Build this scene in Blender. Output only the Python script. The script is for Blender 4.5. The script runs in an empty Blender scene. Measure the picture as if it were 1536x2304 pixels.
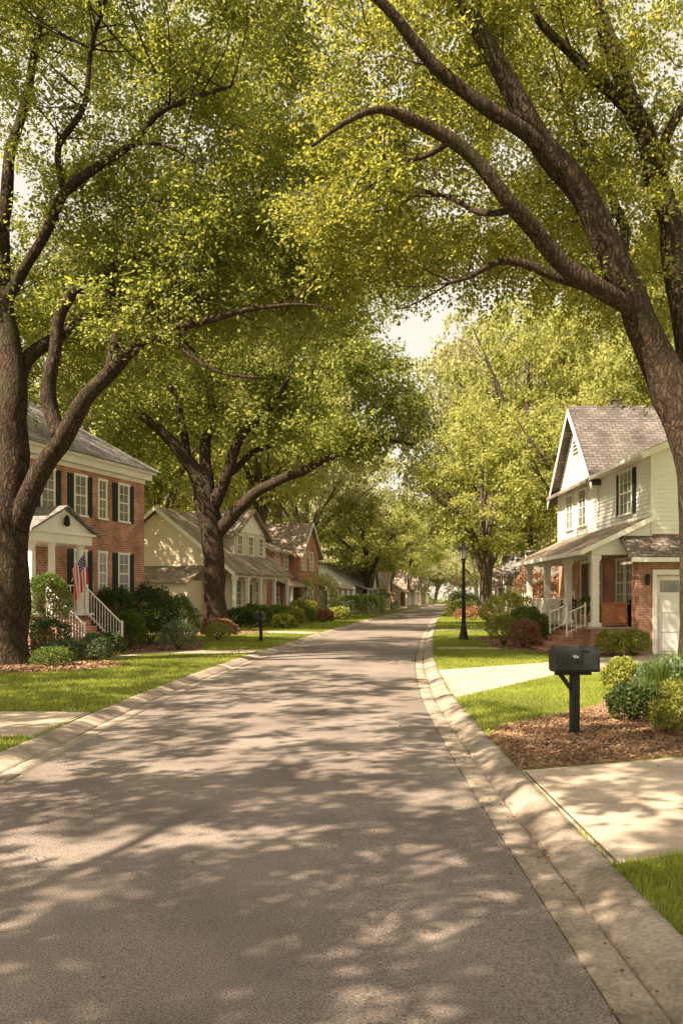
import bpy, math, random
import numpy as np
from mathutils import Vector, noise
R=np.random.default_rng(7); random.seed(7)
S=bpy.context.scene; COL=S.collection
# ---------------------------------------------------------------- materials
def newmat(name):
    m=bpy.data.materials.new(name); m.use_nodes=True; nt=m.node_tree; nt.nodes.clear()
    return m,nt,nt.nodes,nt.links
def N(ns,t,**k):
    n=ns.new(t)
    for a,b in k.items():
        if hasattr(n,a): setattr(n,a,b)
        else: n.inputs[a.replace('_',' ')].default_value=b
    return n
def c4(c): return (c[0],c[1],c[2],1)
def surf(name,c1,c2,scale=3,rough=.8,bump=.2,bscale=40,spec=.3,stretch=(1,1,1),metal=0,c3=None,bdist=.02,speck=None,stain=None):
    m,nt,ns,L=newmat(name)
    tc=ns.new('ShaderNodeTexCoord'); mp=ns.new('ShaderNodeMapping'); mp.inputs['Scale'].default_value=stretch
    L.new(tc.outputs['Object'],mp.inputs[0])
    n1=N(ns,'ShaderNodeTexNoise'); n1.inputs['Scale'].default_value=scale; n1.inputs['Detail'].default_value=6
    L.new(mp.outputs[0],n1.inputs['Vector'])
    r=ns.new('ShaderNodeValToRGB'); r.color_ramp.elements[0].position=.32; r.color_ramp.elements[1].position=.68
    r.color_ramp.elements[0].color=c4(c1); r.color_ramp.elements[1].color=c4(c2)
    if c3: e=r.color_ramp.elements.new(.5); e.color=c4(c3)
    L.new(n1.outputs[0],r.inputs[0]); col=r.outputs[0]
    n2=N(ns,'ShaderNodeTexNoise'); n2.inputs['Scale'].default_value=bscale; n2.inputs['Detail'].default_value=4
    L.new(mp.outputs[0],n2.inputs['Vector'])
    if speck:
        mr=ns.new('ShaderNodeMapRange'); mr.inputs[1].default_value=.3; mr.inputs[2].default_value=.7
        mr.inputs[3].default_value=1-speck; mr.inputs[4].default_value=1+speck
        L.new(n2.outputs[0],mr.inputs[0])
        mx=ns.new('ShaderNodeVectorMath'); mx.operation='SCALE'; L.new(col,mx.inputs[0]); L.new(mr.outputs[0],mx.inputs['Scale']); col=mx.outputs[0]
    if stain:
        n3=N(ns,'ShaderNodeTexNoise'); n3.inputs['Scale'].default_value=stain[0]; n3.inputs['Detail'].default_value=9; n3.inputs['Roughness'].default_value=.7
        L.new(tc.outputs['Object'],n3.inputs['Vector'])
        mr=ns.new('ShaderNodeMapRange'); mr.inputs[1].default_value=.48; mr.inputs[2].default_value=.68; mr.inputs[3].default_value=1; mr.inputs[4].default_value=stain[1]
        L.new(n3.outputs[0],mr.inputs[0]); mx=ns.new('ShaderNodeVectorMath'); mx.operation='SCALE'; L.new(col,mx.inputs[0]); L.new(mr.outputs[0],mx.inputs['Scale']); col=mx.outputs[0]
    p=ns.new('ShaderNodeBsdfPrincipled'); p.inputs['Roughness'].default_value=rough; p.inputs['Specular IOR Level'].default_value=spec; p.inputs['Metallic'].default_value=metal
    L.new(col,p.inputs['Base Color'])
    b=ns.new('ShaderNodeBump'); b.inputs['Strength'].default_value=bump; b.inputs['Distance'].default_value=bdist
    L.new(n2.outputs[0],b.inputs['Height']); L.new(b.outputs[0],p.inputs['Normal'])
    o=ns.new('ShaderNodeOutputMaterial'); L.new(p.outputs[0],o.inputs[0]); return m
def barkmat(name,c1,c2,moss,sc=16):
    m,nt,ns,L=newmat(name)
    tc=ns.new('ShaderNodeTexCoord'); nz=ns.new('ShaderNodeTexNoise'); nz.inputs['Scale'].default_value=3; nz.inputs['Detail'].default_value=4; L.new(tc.outputs['Object'],nz.inputs['Vector'])
    ad=ns.new('ShaderNodeVectorMath'); ad.operation='MULTIPLY_ADD'; ad.inputs[1].default_value=(.3,.3,.3); L.new(nz.outputs['Color'],ad.inputs[0]); L.new(tc.outputs['Object'],ad.inputs[2])
    mp=ns.new('ShaderNodeMapping'); mp.inputs['Scale'].default_value=(1,1,.16); L.new(ad.outputs[0],mp.inputs[0])
    n2=ns.new('ShaderNodeTexNoise'); n2.inputs['Scale'].default_value=sc; n2.inputs['Detail'].default_value=7; n2.inputs['Roughness'].default_value=.65; L.new(mp.outputs[0],n2.inputs['Vector'])
    v=ns.new('ShaderNodeTexVoronoi'); v.feature='DISTANCE_TO_EDGE'; v.inputs['Scale'].default_value=sc*.9; L.new(mp.outputs[0],v.inputs['Vector'])
    h=ns.new('ShaderNodeMapRange'); h.inputs[1].default_value=0; h.inputs[2].default_value=.3; h.inputs[4].default_value=.35; L.new(v.outputs[0],h.inputs[0])
    a=ns.new('ShaderNodeMath'); a.operation='ADD'; L.new(n2.outputs[0],a.inputs[0]); L.new(h.outputs[0],a.inputs[1])
    r=ns.new('ShaderNodeValToRGB'); r.color_ramp.elements[0].position=.4; r.color_ramp.elements[1].position=1; r.color_ramp.elements[0].color=c4([x*.4 for x in c1]); r.color_ramp.elements[1].color=c4(c2); e=r.color_ramp.elements.new(.65); e.color=c4(c1)
    L.new(a.outputs[0],r.inputs[0])
    n3=ns.new('ShaderNodeTexNoise'); n3.inputs['Scale'].default_value=1.1; n3.inputs['Detail'].default_value=7; L.new(tc.outputs['Object'],n3.inputs['Vector'])
    mr=ns.new('ShaderNodeMapRange'); mr.inputs[1].default_value=.5; mr.inputs[2].default_value=.65; mr.inputs[3].default_value=0; mr.inputs[4].default_value=.5; L.new(n3.outputs[0],mr.inputs[0])
    mx=ns.new('ShaderNodeMix'); mx.data_type='RGBA'; mx.inputs[7].default_value=c4(moss); L.new(mr.outputs[0],mx.inputs[0]); L.new(r.outputs[0],mx.inputs[6])
    p=ns.new('ShaderNodeBsdfPrincipled'); p.inputs['Roughness'].default_value=.95; p.inputs['Specular IOR Level'].default_value=.12; L.new(mx.outputs[2],p.inputs['Base Color'])
    b=ns.new('ShaderNodeBump'); b.inputs['Strength'].default_value=.9; b.inputs['Distance'].default_value=.045; L.new(a.outputs[0],b.inputs['Height']); L.new(b.outputs[0],p.inputs['Normal'])
    o=ns.new('ShaderNodeOutputMaterial'); L.new(p.outputs[0],o.inputs[0]); return m
def brickmat(name,c1,c2,mortar,bw=.215,rh=.072,ms=.009,rough=.85,bump=.5,off=.5,var=.35):
    m,nt,ns,L=newmat(name)
    tc=ns.new('ShaderNodeTexCoord'); b=ns.new('ShaderNodeTexBrick'); b.inputs['Scale'].default_value=1
    b.inputs['Brick Width'].default_value=bw; b.inputs['Row Height'].default_value=rh; b.inputs['Mortar Size'].default_value=ms
    b.inputs['Color1'].default_value=c4(c1); b.inputs['Color2'].default_value=c4(c2); b.inputs['Mortar'].default_value=c4(mortar)
    b.offset=off; b.inputs['Mortar Smooth'].default_value=.3
    L.new(tc.outputs['UV'],b.inputs['Vector'])
    n=ns.new('ShaderNodeTexNoise'); n.inputs['Scale'].default_value=1.3; n.inputs['Detail'].default_value=8; L.new(tc.outputs['UV'],n.inputs['Vector'])
    mr=ns.new('ShaderNodeMapRange'); mr.inputs[1].default_value=.3; mr.inputs[2].default_value=.7; mr.inputs[3].default_value=1-var; mr.inputs[4].default_value=1+var
    L.new(n.outputs[0],mr.inputs[0]); mx=ns.new('ShaderNodeVectorMath'); mx.operation='SCALE'
    L.new(b.outputs[0],mx.inputs[0]); L.new(mr.outputs[0],mx.inputs['Scale'])
    p=ns.new('ShaderNodeBsdfPrincipled'); p.inputs['Roughness'].default_value=rough; p.inputs['Specular IOR Level'].default_value=.2
    L.new(mx.outputs[0],p.inputs['Base Color'])
    bp=ns.new('ShaderNodeBump'); bp.invert=True; bp.inputs['Strength'].default_value=bump; bp.inputs['Distance'].default_value=.01
    L.new(b.outputs['Fac'],bp.inputs['Height']); L.new(bp.outputs[0],p.inputs['Normal'])
    o=ns.new('ShaderNodeOutputMaterial'); L.new(p.outputs[0],o.inputs[0]); return m
def leafmat(name,dark,light,trans,tw=.5,rough=.45,nscale=.35,gloss=True):
    m,nt,ns,L=newmat(name)
    g=ns.new('ShaderNodeNewGeometry'); tc=ns.new('ShaderNodeTexCoord')
    n=ns.new('ShaderNodeTexNoise'); n.inputs['Scale'].default_value=nscale; n.inputs['Detail'].default_value=2
    L.new(tc.outputs['Object'],n.inputs['Vector'])
    a=ns.new('ShaderNodeMath'); a.operation='MULTIPLY_ADD'; a.inputs[1].default_value=1.6; a.inputs[2].default_value=-.8; L.new(n.outputs[0],a.inputs[0])
    s=ns.new('ShaderNodeMath'); s.operation='ADD'; s.use_clamp=True; L.new(a.outputs[0],s.inputs[0]); L.new(g.outputs['Random Per Island'],s.inputs[1])
    mx=ns.new('ShaderNodeMix'); mx.data_type='RGBA'; mx.inputs[6].default_value=c4(dark); mx.inputs[7].default_value=c4(light); L.new(s.outputs[0],mx.inputs[0])
    mt=ns.new('ShaderNodeMix'); mt.data_type='RGBA'; mt.inputs[6].default_value=c4([t*.55 for t in trans]); mt.inputs[7].default_value=c4(trans); L.new(s.outputs[0],mt.inputs[0])
    if gloss:
        p=ns.new('ShaderNodeBsdfPrincipled'); p.inputs['Roughness'].default_value=rough; p.inputs['Specular IOR Level'].default_value=.35
        L.new(mx.outputs[2],p.inputs['Base Color'])
    else:
        p=ns.new('ShaderNodeBsdfDiffuse'); L.new(mx.outputs[2],p.inputs['Color'])
    t=ns.new('ShaderNodeBsdfTranslucent'); L.new(mt.outputs[2],t.inputs['Color'])
    ms=ns.new('ShaderNodeMixShader'); ms.inputs[0].default_value=tw; L.new(p.outputs[0],ms.inputs[1]); L.new(t.outputs[0],ms.inputs[2])
    o=ns.new('ShaderNodeOutputMaterial'); L.new(ms.outputs[0],o.inputs[0]); return m
M={}
M['asphalt']=surf('asphalt',(.165,.133,.115),(.26,.213,.185),scale=.7,rough=.92,bump=.6,bscale=105,bdist=.01,speck=.65,stain=(.45,.72))
M['concrete']=surf('concrete',(.39,.305,.235),(.51,.415,.325),scale=1.5,rough=.9,bump=.3,bscale=60,speck=.16,stain=(1.2,.68))
M['kerb']=surf('kerb_concrete',(.26,.205,.16),(.41,.333,.268),scale=2.6,rough=.9,bump=.4,bscale=45,speck=.25,stain=(2.2,.5))
M['ground']=surf('lawn_soil',(.13,.145,.03),(.2,.22,.045),scale=1.2,rough=1,bump=.6,bscale=30,speck=.3)
M['mulch']=surf('mulch',(.16,.09,.05),(.3,.18,.1),scale=12,rough=1,bump=.8,bscale=40,speck=.3)
M['chip']=leafmat('bark_chip',(.12,.062,.032),(.46,.29,.17),(.1,.05,.02),.05,.9,3)
M['bark']=barkmat('bark',(.046,.031,.022),(.112,.077,.054),(.04,.042,.018))
M['bark_far']=surf('bark_distant',(.06,.045,.034),(.12,.09,.065),scale=5,rough=.95,bump=.6,bscale=14,stretch=(1,1,.3),bdist=.05)
M['bark_pale']=surf('bark_pale',(.15,.12,.09),(.24,.2,.15),scale=5,rough=.95,bump=.6,bscale=14,stretch=(1,1,.3),bdist=.05)  # trunk colour lightened to imitate haze over the far trees
M['white']=surf('white_paint',(.76,.73,.67),(.85,.82,.76),scale=2,rough=.55,bump=.05)
M['siding']=surf('white_siding',(.78,.76,.71),(.86,.84,.79),scale=1.2,rough=.6,bump=.05)
M['beige']=surf('beige_siding',(.7,.58,.42),(.78,.66,.5),scale=1.2,rough=.7,bump=.05)
M['taupe']=surf('taupe_siding',(.5,.44,.36),(.6,.53,.44),scale=1.2,rough=.7,bump=.05)
M['black']=surf('black_paint',(.01,.011,.011),(.02,.021,.021),scale=6,rough=.55,bump=.1,spec=.3)
M['shutter']=surf('shutter_paint',(.02,.026,.028),(.035,.04,.042),scale=6,rough=.7,bump=.1,spec=.2)
M['blackmetal']=surf('black_metal',(.007,.008,.008),(.018,.02,.019),scale=8,rough=.45,bump=.15,spec=.4)
M['wood']=surf('stained_wood',(.28,.1,.04),(.44,.19,.08),scale=4,rough=.6,bump=.2,stretch=(1,1,8))
M['glass']=surf('window_glass',(.10,.10,.07),(.34,.32,.24),scale=1.6,rough=.08,bump=.02,spec=.9)
M['lampglass']=surf('lamp_glass',(.6,.56,.45),(.7,.66,.55),scale=3,rough=.2,bump=0)
M['doordark']=surf('dark_door',(.05,.03,.02),(.09,.05,.03),scale=3,rough=.4,bump=.1)
M['brick']=brickmat('red_brick',(.46,.19,.115),(.3,.11,.065),(.48,.39,.31))
M['brick2']=brickmat('orange_brick',(.48,.21,.13),(.34,.14,.09),(.48,.39,.32))
M['roofgrey']=brickmat('grey_shingles',(.3,.27,.25),(.19,.175,.165),(.09,.085,.08),bw=.3,rh=.15,ms=.014,bump=.7)
M['roofdark']=brickmat('dark_shingles',(.17,.145,.13),(.1,.085,.078),(.05,.045,.04),bw=.3,rh=.15,ms=.014,bump=.7)
M['roofbrown']=brickmat('brown_shingles',(.25,.2,.165),(.16,.13,.11),(.07,.06,.05),bw=.3,rh=.15,ms=.014,bump=.7)
M['rooftan']=brickmat('tan_shingles',(.36,.28,.21),(.24,.18,.135),(.1,.085,.065),bw=.3,rh=.15,ms=.014,bump=.7)
M['leafA']=leafmat('leaf_oak',(.042,.06,.016),(.165,.185,.045),(.56,.58,.1),.51)
M['leafB']=leafmat('leaf_elm',(.048,.065,.016),(.185,.2,.045),(.62,.6,.1),.53)
M['leafC']=leafmat('leaf_maple',(.065,.085,.027),(.195,.215,.06),(.55,.58,.13),.5,gloss=False)
M['leafF']=leafmat('leaf_sunny',(.17,.19,.065),(.4,.4,.13),(.68,.68,.19),.52,gloss=False)  # sunlit glow is put into this lighter leaf colour
M['leafG']=leafmat('leaf_hazy',(.3,.31,.16),(.49,.48,.25),(.7,.68,.31),.5,gloss=False)  # distance haze painted in as a paler leaf colour
M['shr1']=leafmat('shrub_green',(.045,.08,.018),(.16,.22,.04),(.28,.38,.05),.3)
M['shr2']=leafmat('shrub_lime',(.16,.18,.035),(.38,.38,.08),(.5,.5,.09),.35)
M['shr3']=leafmat('shrub_blue',(.08,.12,.06),(.22,.28,.14),(.28,.36,.14),.3)
M['shr4']=leafmat('shrub_rust',(.2,.09,.045),(.44,.23,.13),(.4,.2,.1),.3)
M['shr5']=leafmat('shrub_dark',(.028,.045,.014),(.09,.125,.03),(.15,.22,.03),.25)
M['grass']=leafmat('grass_blade',(.15,.185,.032),(.36,.4,.07),(.56,.62,.09),.42,.6,.6)
M['litter']=leafmat('dry_leaf',(.12,.06,.025),(.36,.2,.09),(.3,.15,.05),.2,.8)
M['silver']=surf('dull_silver',(.35,.35,.34),(.45,.45,.43),rough=.5,metal=.4)
M['joint']=surf('joint',(.07,.05,.04),(.1,.08,.06),rough=1)
# ---------------------------------------------------------------- mesh tools
def npmesh(name,V,F,mat,smooth=False):
    me=bpy.data.meshes.new(name); k=F.shape[1]
    me.vertices.add(len(V)); me.vertices.foreach_set('co',np.asarray(V,dtype=np.float32).ravel())
    me.loops.add(F.size); me.loops.foreach_set('vertex_index',F.astype(np.int32).ravel())
    me.polygons.add(len(F)); me.polygons.foreach_set('loop_start',np.arange(0,F.size,k,dtype=np.int32))
    me.update(calc_edges=True); me.validate()
    if smooth: me.polygons.foreach_set('use_smooth',[True]*len(me.polygons))
    me.materials.append(mat); return me
def link(name,data,parent=None,loc=(0,0,0),rz=0,**pr):
    o=bpy.data.objects.new(name,data); COL.objects.link(o); o.location=loc; o.rotation_euler=(0,0,rz)
    if parent: o.parent=parent
    for a,b in pr.items(): o[a]=b
    return o
def root(name,label,cat,loc,rz=0,group=None):
    o=link(name,None,None,loc,rz,label=label,category=cat); o.empty_display_size=.3
    if group: o['group']=group
    return o
class MB:
    def __init__(s): s.v=[]; s.f=[]
    def poly(s,pts):
        b=len(s.v); s.v+= [tuple(p) for p in pts]; s.f.append(tuple(range(b,b+len(pts)))); return s
    def prism(s,pts,vec):
        n=len(pts); b=len(s.v); s.v+=[tuple(p) for p in pts]; s.v+=[(p[0]+vec[0],p[1]+vec[1],p[2]+vec[2]) for p in pts]
        s.f.append(tuple(range(b,b+n))[::-1]); s.f.append(tuple(range(b+n,b+2*n)))
        for i in range(n):
            j=(i+1)%n; s.f.append((b+i,b+j,b+n+j,b+n+i))
        return s
    def box(s,x0,x1,y0,y1,z0,z1): return s.prism([(x0,y0,z0),(x1,y0,z0),(x1,y1,z0),(x0,y1,z0)],(0,0,z1-z0))
    def lathe(s,cx,cy,prof,n=16):
        b=len(s.v)
        for z,r in prof:
            for i in range(n):
                a=2*math.pi*i/n; s.v.append((cx+r*math.cos(a),cy+r*math.sin(a),z))
        for k in range(len(prof)-1):
            for i in range(n):
                j=(i+1)%n; s.f.append((b+k*n+i,b+k*n+j,b+(k+1)*n+j,b+(k+1)*n+i))
        s.f.append(tuple(range(b,b+n))[::-1]); e=b+(len(prof)-1)*n; s.f.append(tuple(range(e,e+n))); return s
    def bar(s,p,q,r,n=6):
        return s.tube([p,q],[r,r],n)
    def tube(s,P,Rr,n=8,jit=0):
        P=[Vector(p) for p in P]; b=len(s.v); ref=None
        for i,p in enumerate(P):
            t=(P[min(i+1,len(P)-1)]-P[max(i-1,0)]).normalized()
            if ref is None: ref=Vector((1,0,0)) if abs(t.x)<.8 else Vector((0,1,0))
            a=(ref-t*ref.dot(t)).normalized(); ref=a; c=t.cross(a)
            for k in range(n):
                an=2*math.pi*k/n; d=a*math.cos(an)+c*math.sin(an); r=Rr[i]
                if jit: r*=1+jit*noise.noise((p+d*Rr[i])*1.8)+jit*.35*noise.noise((p*.6+d*Rr[i]*5))
                s.v.append(tuple(p+d*r))
        for i in range(len(P)-1):
            for k in range(n):
                j=(k+1)%n; s.f.append((b+i*n+k,b+i*n+j,b+(i+1)*n+j,b+(i+1)*n+k))
        s.f.append(tuple(range(b,b+n))[::-1]); e=b+(len(P)-1)*n; s.f.append(tuple(range(e,e+n))); return s
    def mesh(s,name,mat,smooth=False,fix=True):
        me=bpy.data.meshes.new(name); me.from_pydata(s.v,[],s.f); me.validate(); me.update()
        if fix:
            import bmesh
            bm=bmesh.new(); bm.from_mesh(me); bmesh.ops.recalc_face_normals(bm,faces=bm.faces); bm.to_mesh(me); bm.free(); me.update()
        uv=me.uv_layers.new(name='UVMap'); Z=Vector((0,0,1))
        for p in me.polygons:
            n=p.normal
            if abs(n.z)>.98: u=Vector((1,0,0)); w=Vector((0,1,0))
            else: u=Z.cross(n).normalized(); w=n.cross(u)
            for li in p.loop_indices:
                co=me.vertices[me.loops[li].vertex_index].co; uv.data[li].uv=(co.dot(u),co.dot(w))
            p.use_smooth=smooth
        me.materials.append(mat); return me
    def obj(s,name,mat,parent=None,smooth=False,bevel=0,loc=(0,0,0),rz=0,**pr):
        o=link(name,s.mesh(name,mat,smooth),parent,loc,rz,**pr)
        if bevel:
            m=o.modifiers.new('bevel','BEVEL'); m.width=bevel; m.segments=2; m.limit_method='ANGLE'
        return o
# ---------------------------------------------------------------- street line
CY=np.array([-40,3,8,13.4,18,22.5,28,35,45,60.8,80,101,150,203,260,400,900.])
CX=np.array([-1,-1,-.95,-.8,-.5,-.13,.45,1.2,2.4,4.3,7,10,17,25,36,70,200.])
_y=np.arange(-40,900,.5); _x=np.interp(_y,CY,CX); k=np.exp(-np.linspace(-2,2,13)**2); k/=k.sum()
_x2=np.convolve(np.pad(_x,6,mode='edge'),k,'valid')
def cx(y): return np.interp(y,_y,_x2)
ys=np.concatenate([np.arange(-40,60,1.),np.arange(60,200,4.),np.arange(200,900,50.)])
def ribbon(name,prof,mat,ysv=ys,smooth=False,**pr):
    n=len(prof); V=[]; 
    for y in ysv:
        c=float(cx(y))
        for o,z in prof: V.append((c+o,y,z))
    F=[]
    for i in range(len(ysv)-1):
        for j in range(n-1): F.append((i*n+j,i*n+j+1,(i+1)*n+j+1,(i+1)*n+j))
    me=npmesh(name,np.array(V),np.array(F),mat,smooth); return link(name,me,**pr)
G=.1
ribbon('ground',[(-700,G),(-60,G),(-2.6,G),(-2.6,-.12),(2.6,-.12),(2.6,G),(60,G),(700,G)],M['ground'],kind='structure')
ribbon('road',[(-2.08,.03),(-1,.045),(0,.05),(1,.045),(2.08,.03)],M['asphalt'],smooth=True,kind='structure')
for sg in (-1,1):
    pr=[(2.09,-.0),(2.094,.033),(2.27,.03),(2.286,.029),(2.292,.008),(2.3,.008),(2.306,.032),(2.35,.046),(2.42,.074),(2.48,.095),(2.52,.103),(2.59,.107),(2.597,.06)]
    pr=[(sg*a,b) for a,b in pr]
    if sg<0: pr=pr[::-1]
    V=[];F=[];n=len(pr)
    ya=-10.
    while ya<220:
        yy=[ya+.004,ya+.012,ya+.75,ya+1.5,ya+2.25,ya+2.988,ya+2.996]
        b=len(V); hh=R.uniform(-.0015,.0015)
        for i,y in enumerate(yy):
            dz=-.03 if i in(0,6) else hh
            c=float(cx(y))
            for o,z in pr: V.append((c+o,y,z+dz))
        for i in range(6):
            for j in range(n-1): F.append((b+i*n+j,b+i*n+j+1,b+(i+1)*n+j+1,b+(i+1)*n+j))
        ya+=3
    me=npmesh('kerb',np.array(V),np.array(F),M['kerb'],False); link('kerb',me,kind='structure')
def slab(name,pts,mat,z=G+.004,h=.05,**pr):
    mb=MB(); mb.prism([(x,y,z-h) for x,y in pts],(0,0,h)); return mb.obj(name,mat,**pr)
DR1=[(1.62,5.05),(1.66,7.8),(3.4,8.44),(14,12.3),(14,9.5),(2.3,5.35)]
DR2=[(1.8,13.4),(4.4,17.4),(7.55,19.6),(16,21.5),(16,23.85),(8.7,23.85),(5.3,21),(2.11,18.65)]
DL1=[(-3.53,9.7),(-3.5,11.8),(-20,12.6),(-20,10.4)]
DL2=[(-2.62,24.2),(-2.38,26),(-5.3,25.6),(-6.1,23.7),(-6.4,22.3),(-5.9,22.0),(-5.4,24)]
RW=[(2.95,26.),(3.1,27.2),(5.2,27.1),(5.2,25.9)]
DL3=[(-1.3,37),(-.9,39.5),(-9,43),(-9,41.2)]
DR3=[(4.55,41),(4.8,43.2),(14,44),(14,42)]
for nm,p in (('driveway',DR1),('driveway',DR2),('driveway',DL1),('path',DL2),('path',RW),('driveway',DL3),('driveway',DR3)):
    slab(nm,p,M['concrete'],kind='structure')
jm=MB()
def strip(p,q,w=.012,z=G+.0055):
    p=Vector((p[0],p[1],z)); q=Vector((q[0],q[1],z)); d=(q-p).normalized(); s=Vector((-d.y,d.x,0))*w/2
    jm.poly([p-s,q-s,q+s,p+s])
strip((4.4,6.25),(4.2,8.7)); strip((1.66,5.1),(1.68,7.75),.02); strip((4.2,17.0),(4.6,20.3)); strip((7.3,19.5),(7.0,22.3)); strip((-5.8,10),(-5.8,11.85)); strip((-3.56,9.75),(-3.54,11.75),.02)
jm.obj('driveway_joint',M['joint'],kind='structure')
def blob(cx_,cy_,rx,ry,n=28,amp=.12,seed=0):
    return [(cx_+rx*math.cos(a)*(1+amp*noise.noise((math.cos(a)*1.5,math.sin(a)*1.5,seed))),cy_+ry*math.sin(a)*(1+amp*noise.noise((math.cos(a)*1.5+9,math.sin(a)*1.5,seed)))) for a in [2*math.pi*i/n for i in range(n)]]
B1=[(1.67,7.87),(3.4,8.53),(8,10.2),(8.2,14),(6.9,16.8),(5.4,16.2),(4.6,13.9),(3.7,12.3),(2.7,11.2),(1.95,10.4),(1.7,9.7)]
B2=blob(-8.1,19.6,3.0,2.0,seed=2)
B3=blob(-6.0,39,2.6,3.2,seed=3)
B4=[(6.6,22.7),(8.3,23.9),(7.2,24.4),(6.6,27.6),(6.9,34.5),(5.2,34),(4.9,27.5),(5.2,25.2),(5.9,23.9)]
B5=[(-6.5,23.9),(-4.4,25.9),(-4.9,31),(-7.3,31),(-9.5,23),(-8,21.6),(-6.6,22.3)]
BEDS=[B1,B2,B3,B4,B5]
for b in BEDS: slab('mulch_bed',b,M['mulch'],z=G+.012,h=.02,kind='structure')
def inpoly(x,y,P):
    c=np.zeros(len(x),bool); n=len(P)
    for i in range(n):
        x1,y1=P[i]; x2,y2=P[(i+1)%n]
        t=((y1>y)!=(y2>y))&(x<(x2-x1)*(y-y1)/((y2-y1) if y2!=y1 else 1e-9)+x1); c^=t
    return c
NOG=[DR1,DR2,DL1,DL2,RW,DL3,DR3]+BEDS
def grass(x0,x1,y0,y1,dens,h,w,name='grass',hseed=0):
    n=int((x1-x0)*(y1-y0)*dens); x=R.uniform(x0,x1,n); y=R.uniform(y0,y1,n)
    ok=np.abs(x-cx(y))>2.6+R.uniform(-.05,.02,n)
    for P in NOG: ok&=~inpoly(x+R.normal(0,.02,n),y+R.normal(0,.02,n),P)
    x=x[ok];y=y[ok];n=len(x); a=R.uniform(0,6.28,n); hh=h*R.uniform(.5,1.3,n); ww=w*R.uniform(.7,1.3,n)
    V=np.zeros((n,3,3)); V[:,0]=np.stack([x-np.cos(a)*ww,y-np.sin(a)*ww,np.full(n,G-.005)],1); V[:,1]=np.stack([x+np.cos(a)*ww,y+np.sin(a)*ww,np.full(n,G-.005)],1)
    V[:,2]=np.stack([x+R.normal(0,.35,n)*hh,y+R.normal(0,.35,n)*hh,G+hh],1)
    me=npmesh(name,V.reshape(-1,3),np.arange(n*3).reshape(-1,3),M['grass']); return link(name,me,kind='stuff',label='clipped green lawn grass beside the street')
grass(1.6,3.6,3.2,5.8,6500,.05,.004)
grass(1.7,7,8.5,17.5,2200,.05,.006)
grass(1.9,6.5,18.5,27,1000,.05,.009)
grass(-11,-3.4,7,10.6,1600,.05,.006)
grass(-12,-2.4,11.8,24,1100,.05,.008)
grass(-8,7,24,42,400,.055,.014)
grass(-8,14,42,80,100,.07,.03)
def scatter(name,P,dens,L,W,mat,z,zr=.03,label=''):
    P=np.array(P); x0,y0=P.min(0); x1,y1=P.max(0); n=int((x1-x0)*(y1-y0)*dens)
    x=R.uniform(x0,x1,n); y=R.uniform(y0,y1,n); ok=inpoly(x+R.normal(0,.04,n),y+R.normal(0,.04,n),[tuple(p) for p in P]); x=x[ok];y=y[ok];n=len(x)
    p=np.stack([x,y,z+R.uniform(0,zr,n)],1); a=R.normal(0,1,(n,3)); a[:,2]*=.25; a/=np.linalg.norm(a,axis=1)[:,None]
    nn=R.normal(0,.4,(n,3)); nn[:,2]+=1; s=np.cross(nn,a); s/=np.linalg.norm(s,axis=1)[:,None]
    l=L*R.uniform(.4,1.3,n)[:,None]; w=W*R.uniform(.5,1.3,n)[:,None]
    V=np.stack([p-a*l-s*w*.6,p-a*l*.2+s*w,p+a*l+s*w*.3,p+a*l*.3-s*w],1)
    me=npmesh(name,V.reshape(-1,3),np.arange(n*4).reshape(-1,4),mat); return link(name,me,kind='stuff',label=label)
scatter('mulch_chips',B1,2900,.026,.008,M['chip'],G+.012,.035,'loose brown bark mulch in a planting bed')
for b,d in ((B2,700),(B3,150),(B4,250),(B5,250)): scatter('mulch_chips',b,d,.045,.016,M['chip'],G+.012,.035,'loose brown bark mulch in a planting bed')
gp=[(float(cx(y))+2.2,y) for y in np.arange(2.5,30,1)]+[(float(cx(y))+2.35,y) for y in np.arange(29,2,-1)]
scatter('fallen_leaves',gp,150,.014,.007,M['litter'],.035,.01,'dry brown leaves lying in the gutter')
gp=[(float(cx(y))+2.0,y) for y in np.arange(2.5,30,2)]+[(float(cx(y))+2.35,y) for y in np.arange(29,2,-2)]
scatter('fallen_leaves',gp,14,.02,.011,M['litter'],.042,.02,'dry brown leaves lying in the gutter')
scatter('fallen_leaves',[(-3.2,3),(1.2,3),(1.2,30),(-2,30)],2,.014,.008,M['litter'],.052,.006,'dry brown leaves scattered on the asphalt')
scatter('fallen_leaves',DR1,4,.016,.009,M['litter'],G+.006,.006,'dry brown leaves scattered on the driveway')
scatter('fallen_leaves',[(1.75,10),(5,17),(2,18)],5,.02,.012,M['litter'],G+.045,.01,'dry brown leaves scattered on the lawn')
scatter('fallen_leaves',[(-3.6,12),(-2.8,22),(-9,22),(-9,12)],3,.025,.014,M['litter'],G+.045,.01,'dry brown leaves scattered on the lawn')
scatter('fallen_leaves',B1,25,.022,.013,M['litter'],G+.05,.01,'dry brown leaves scattered over the mulch')
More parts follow.
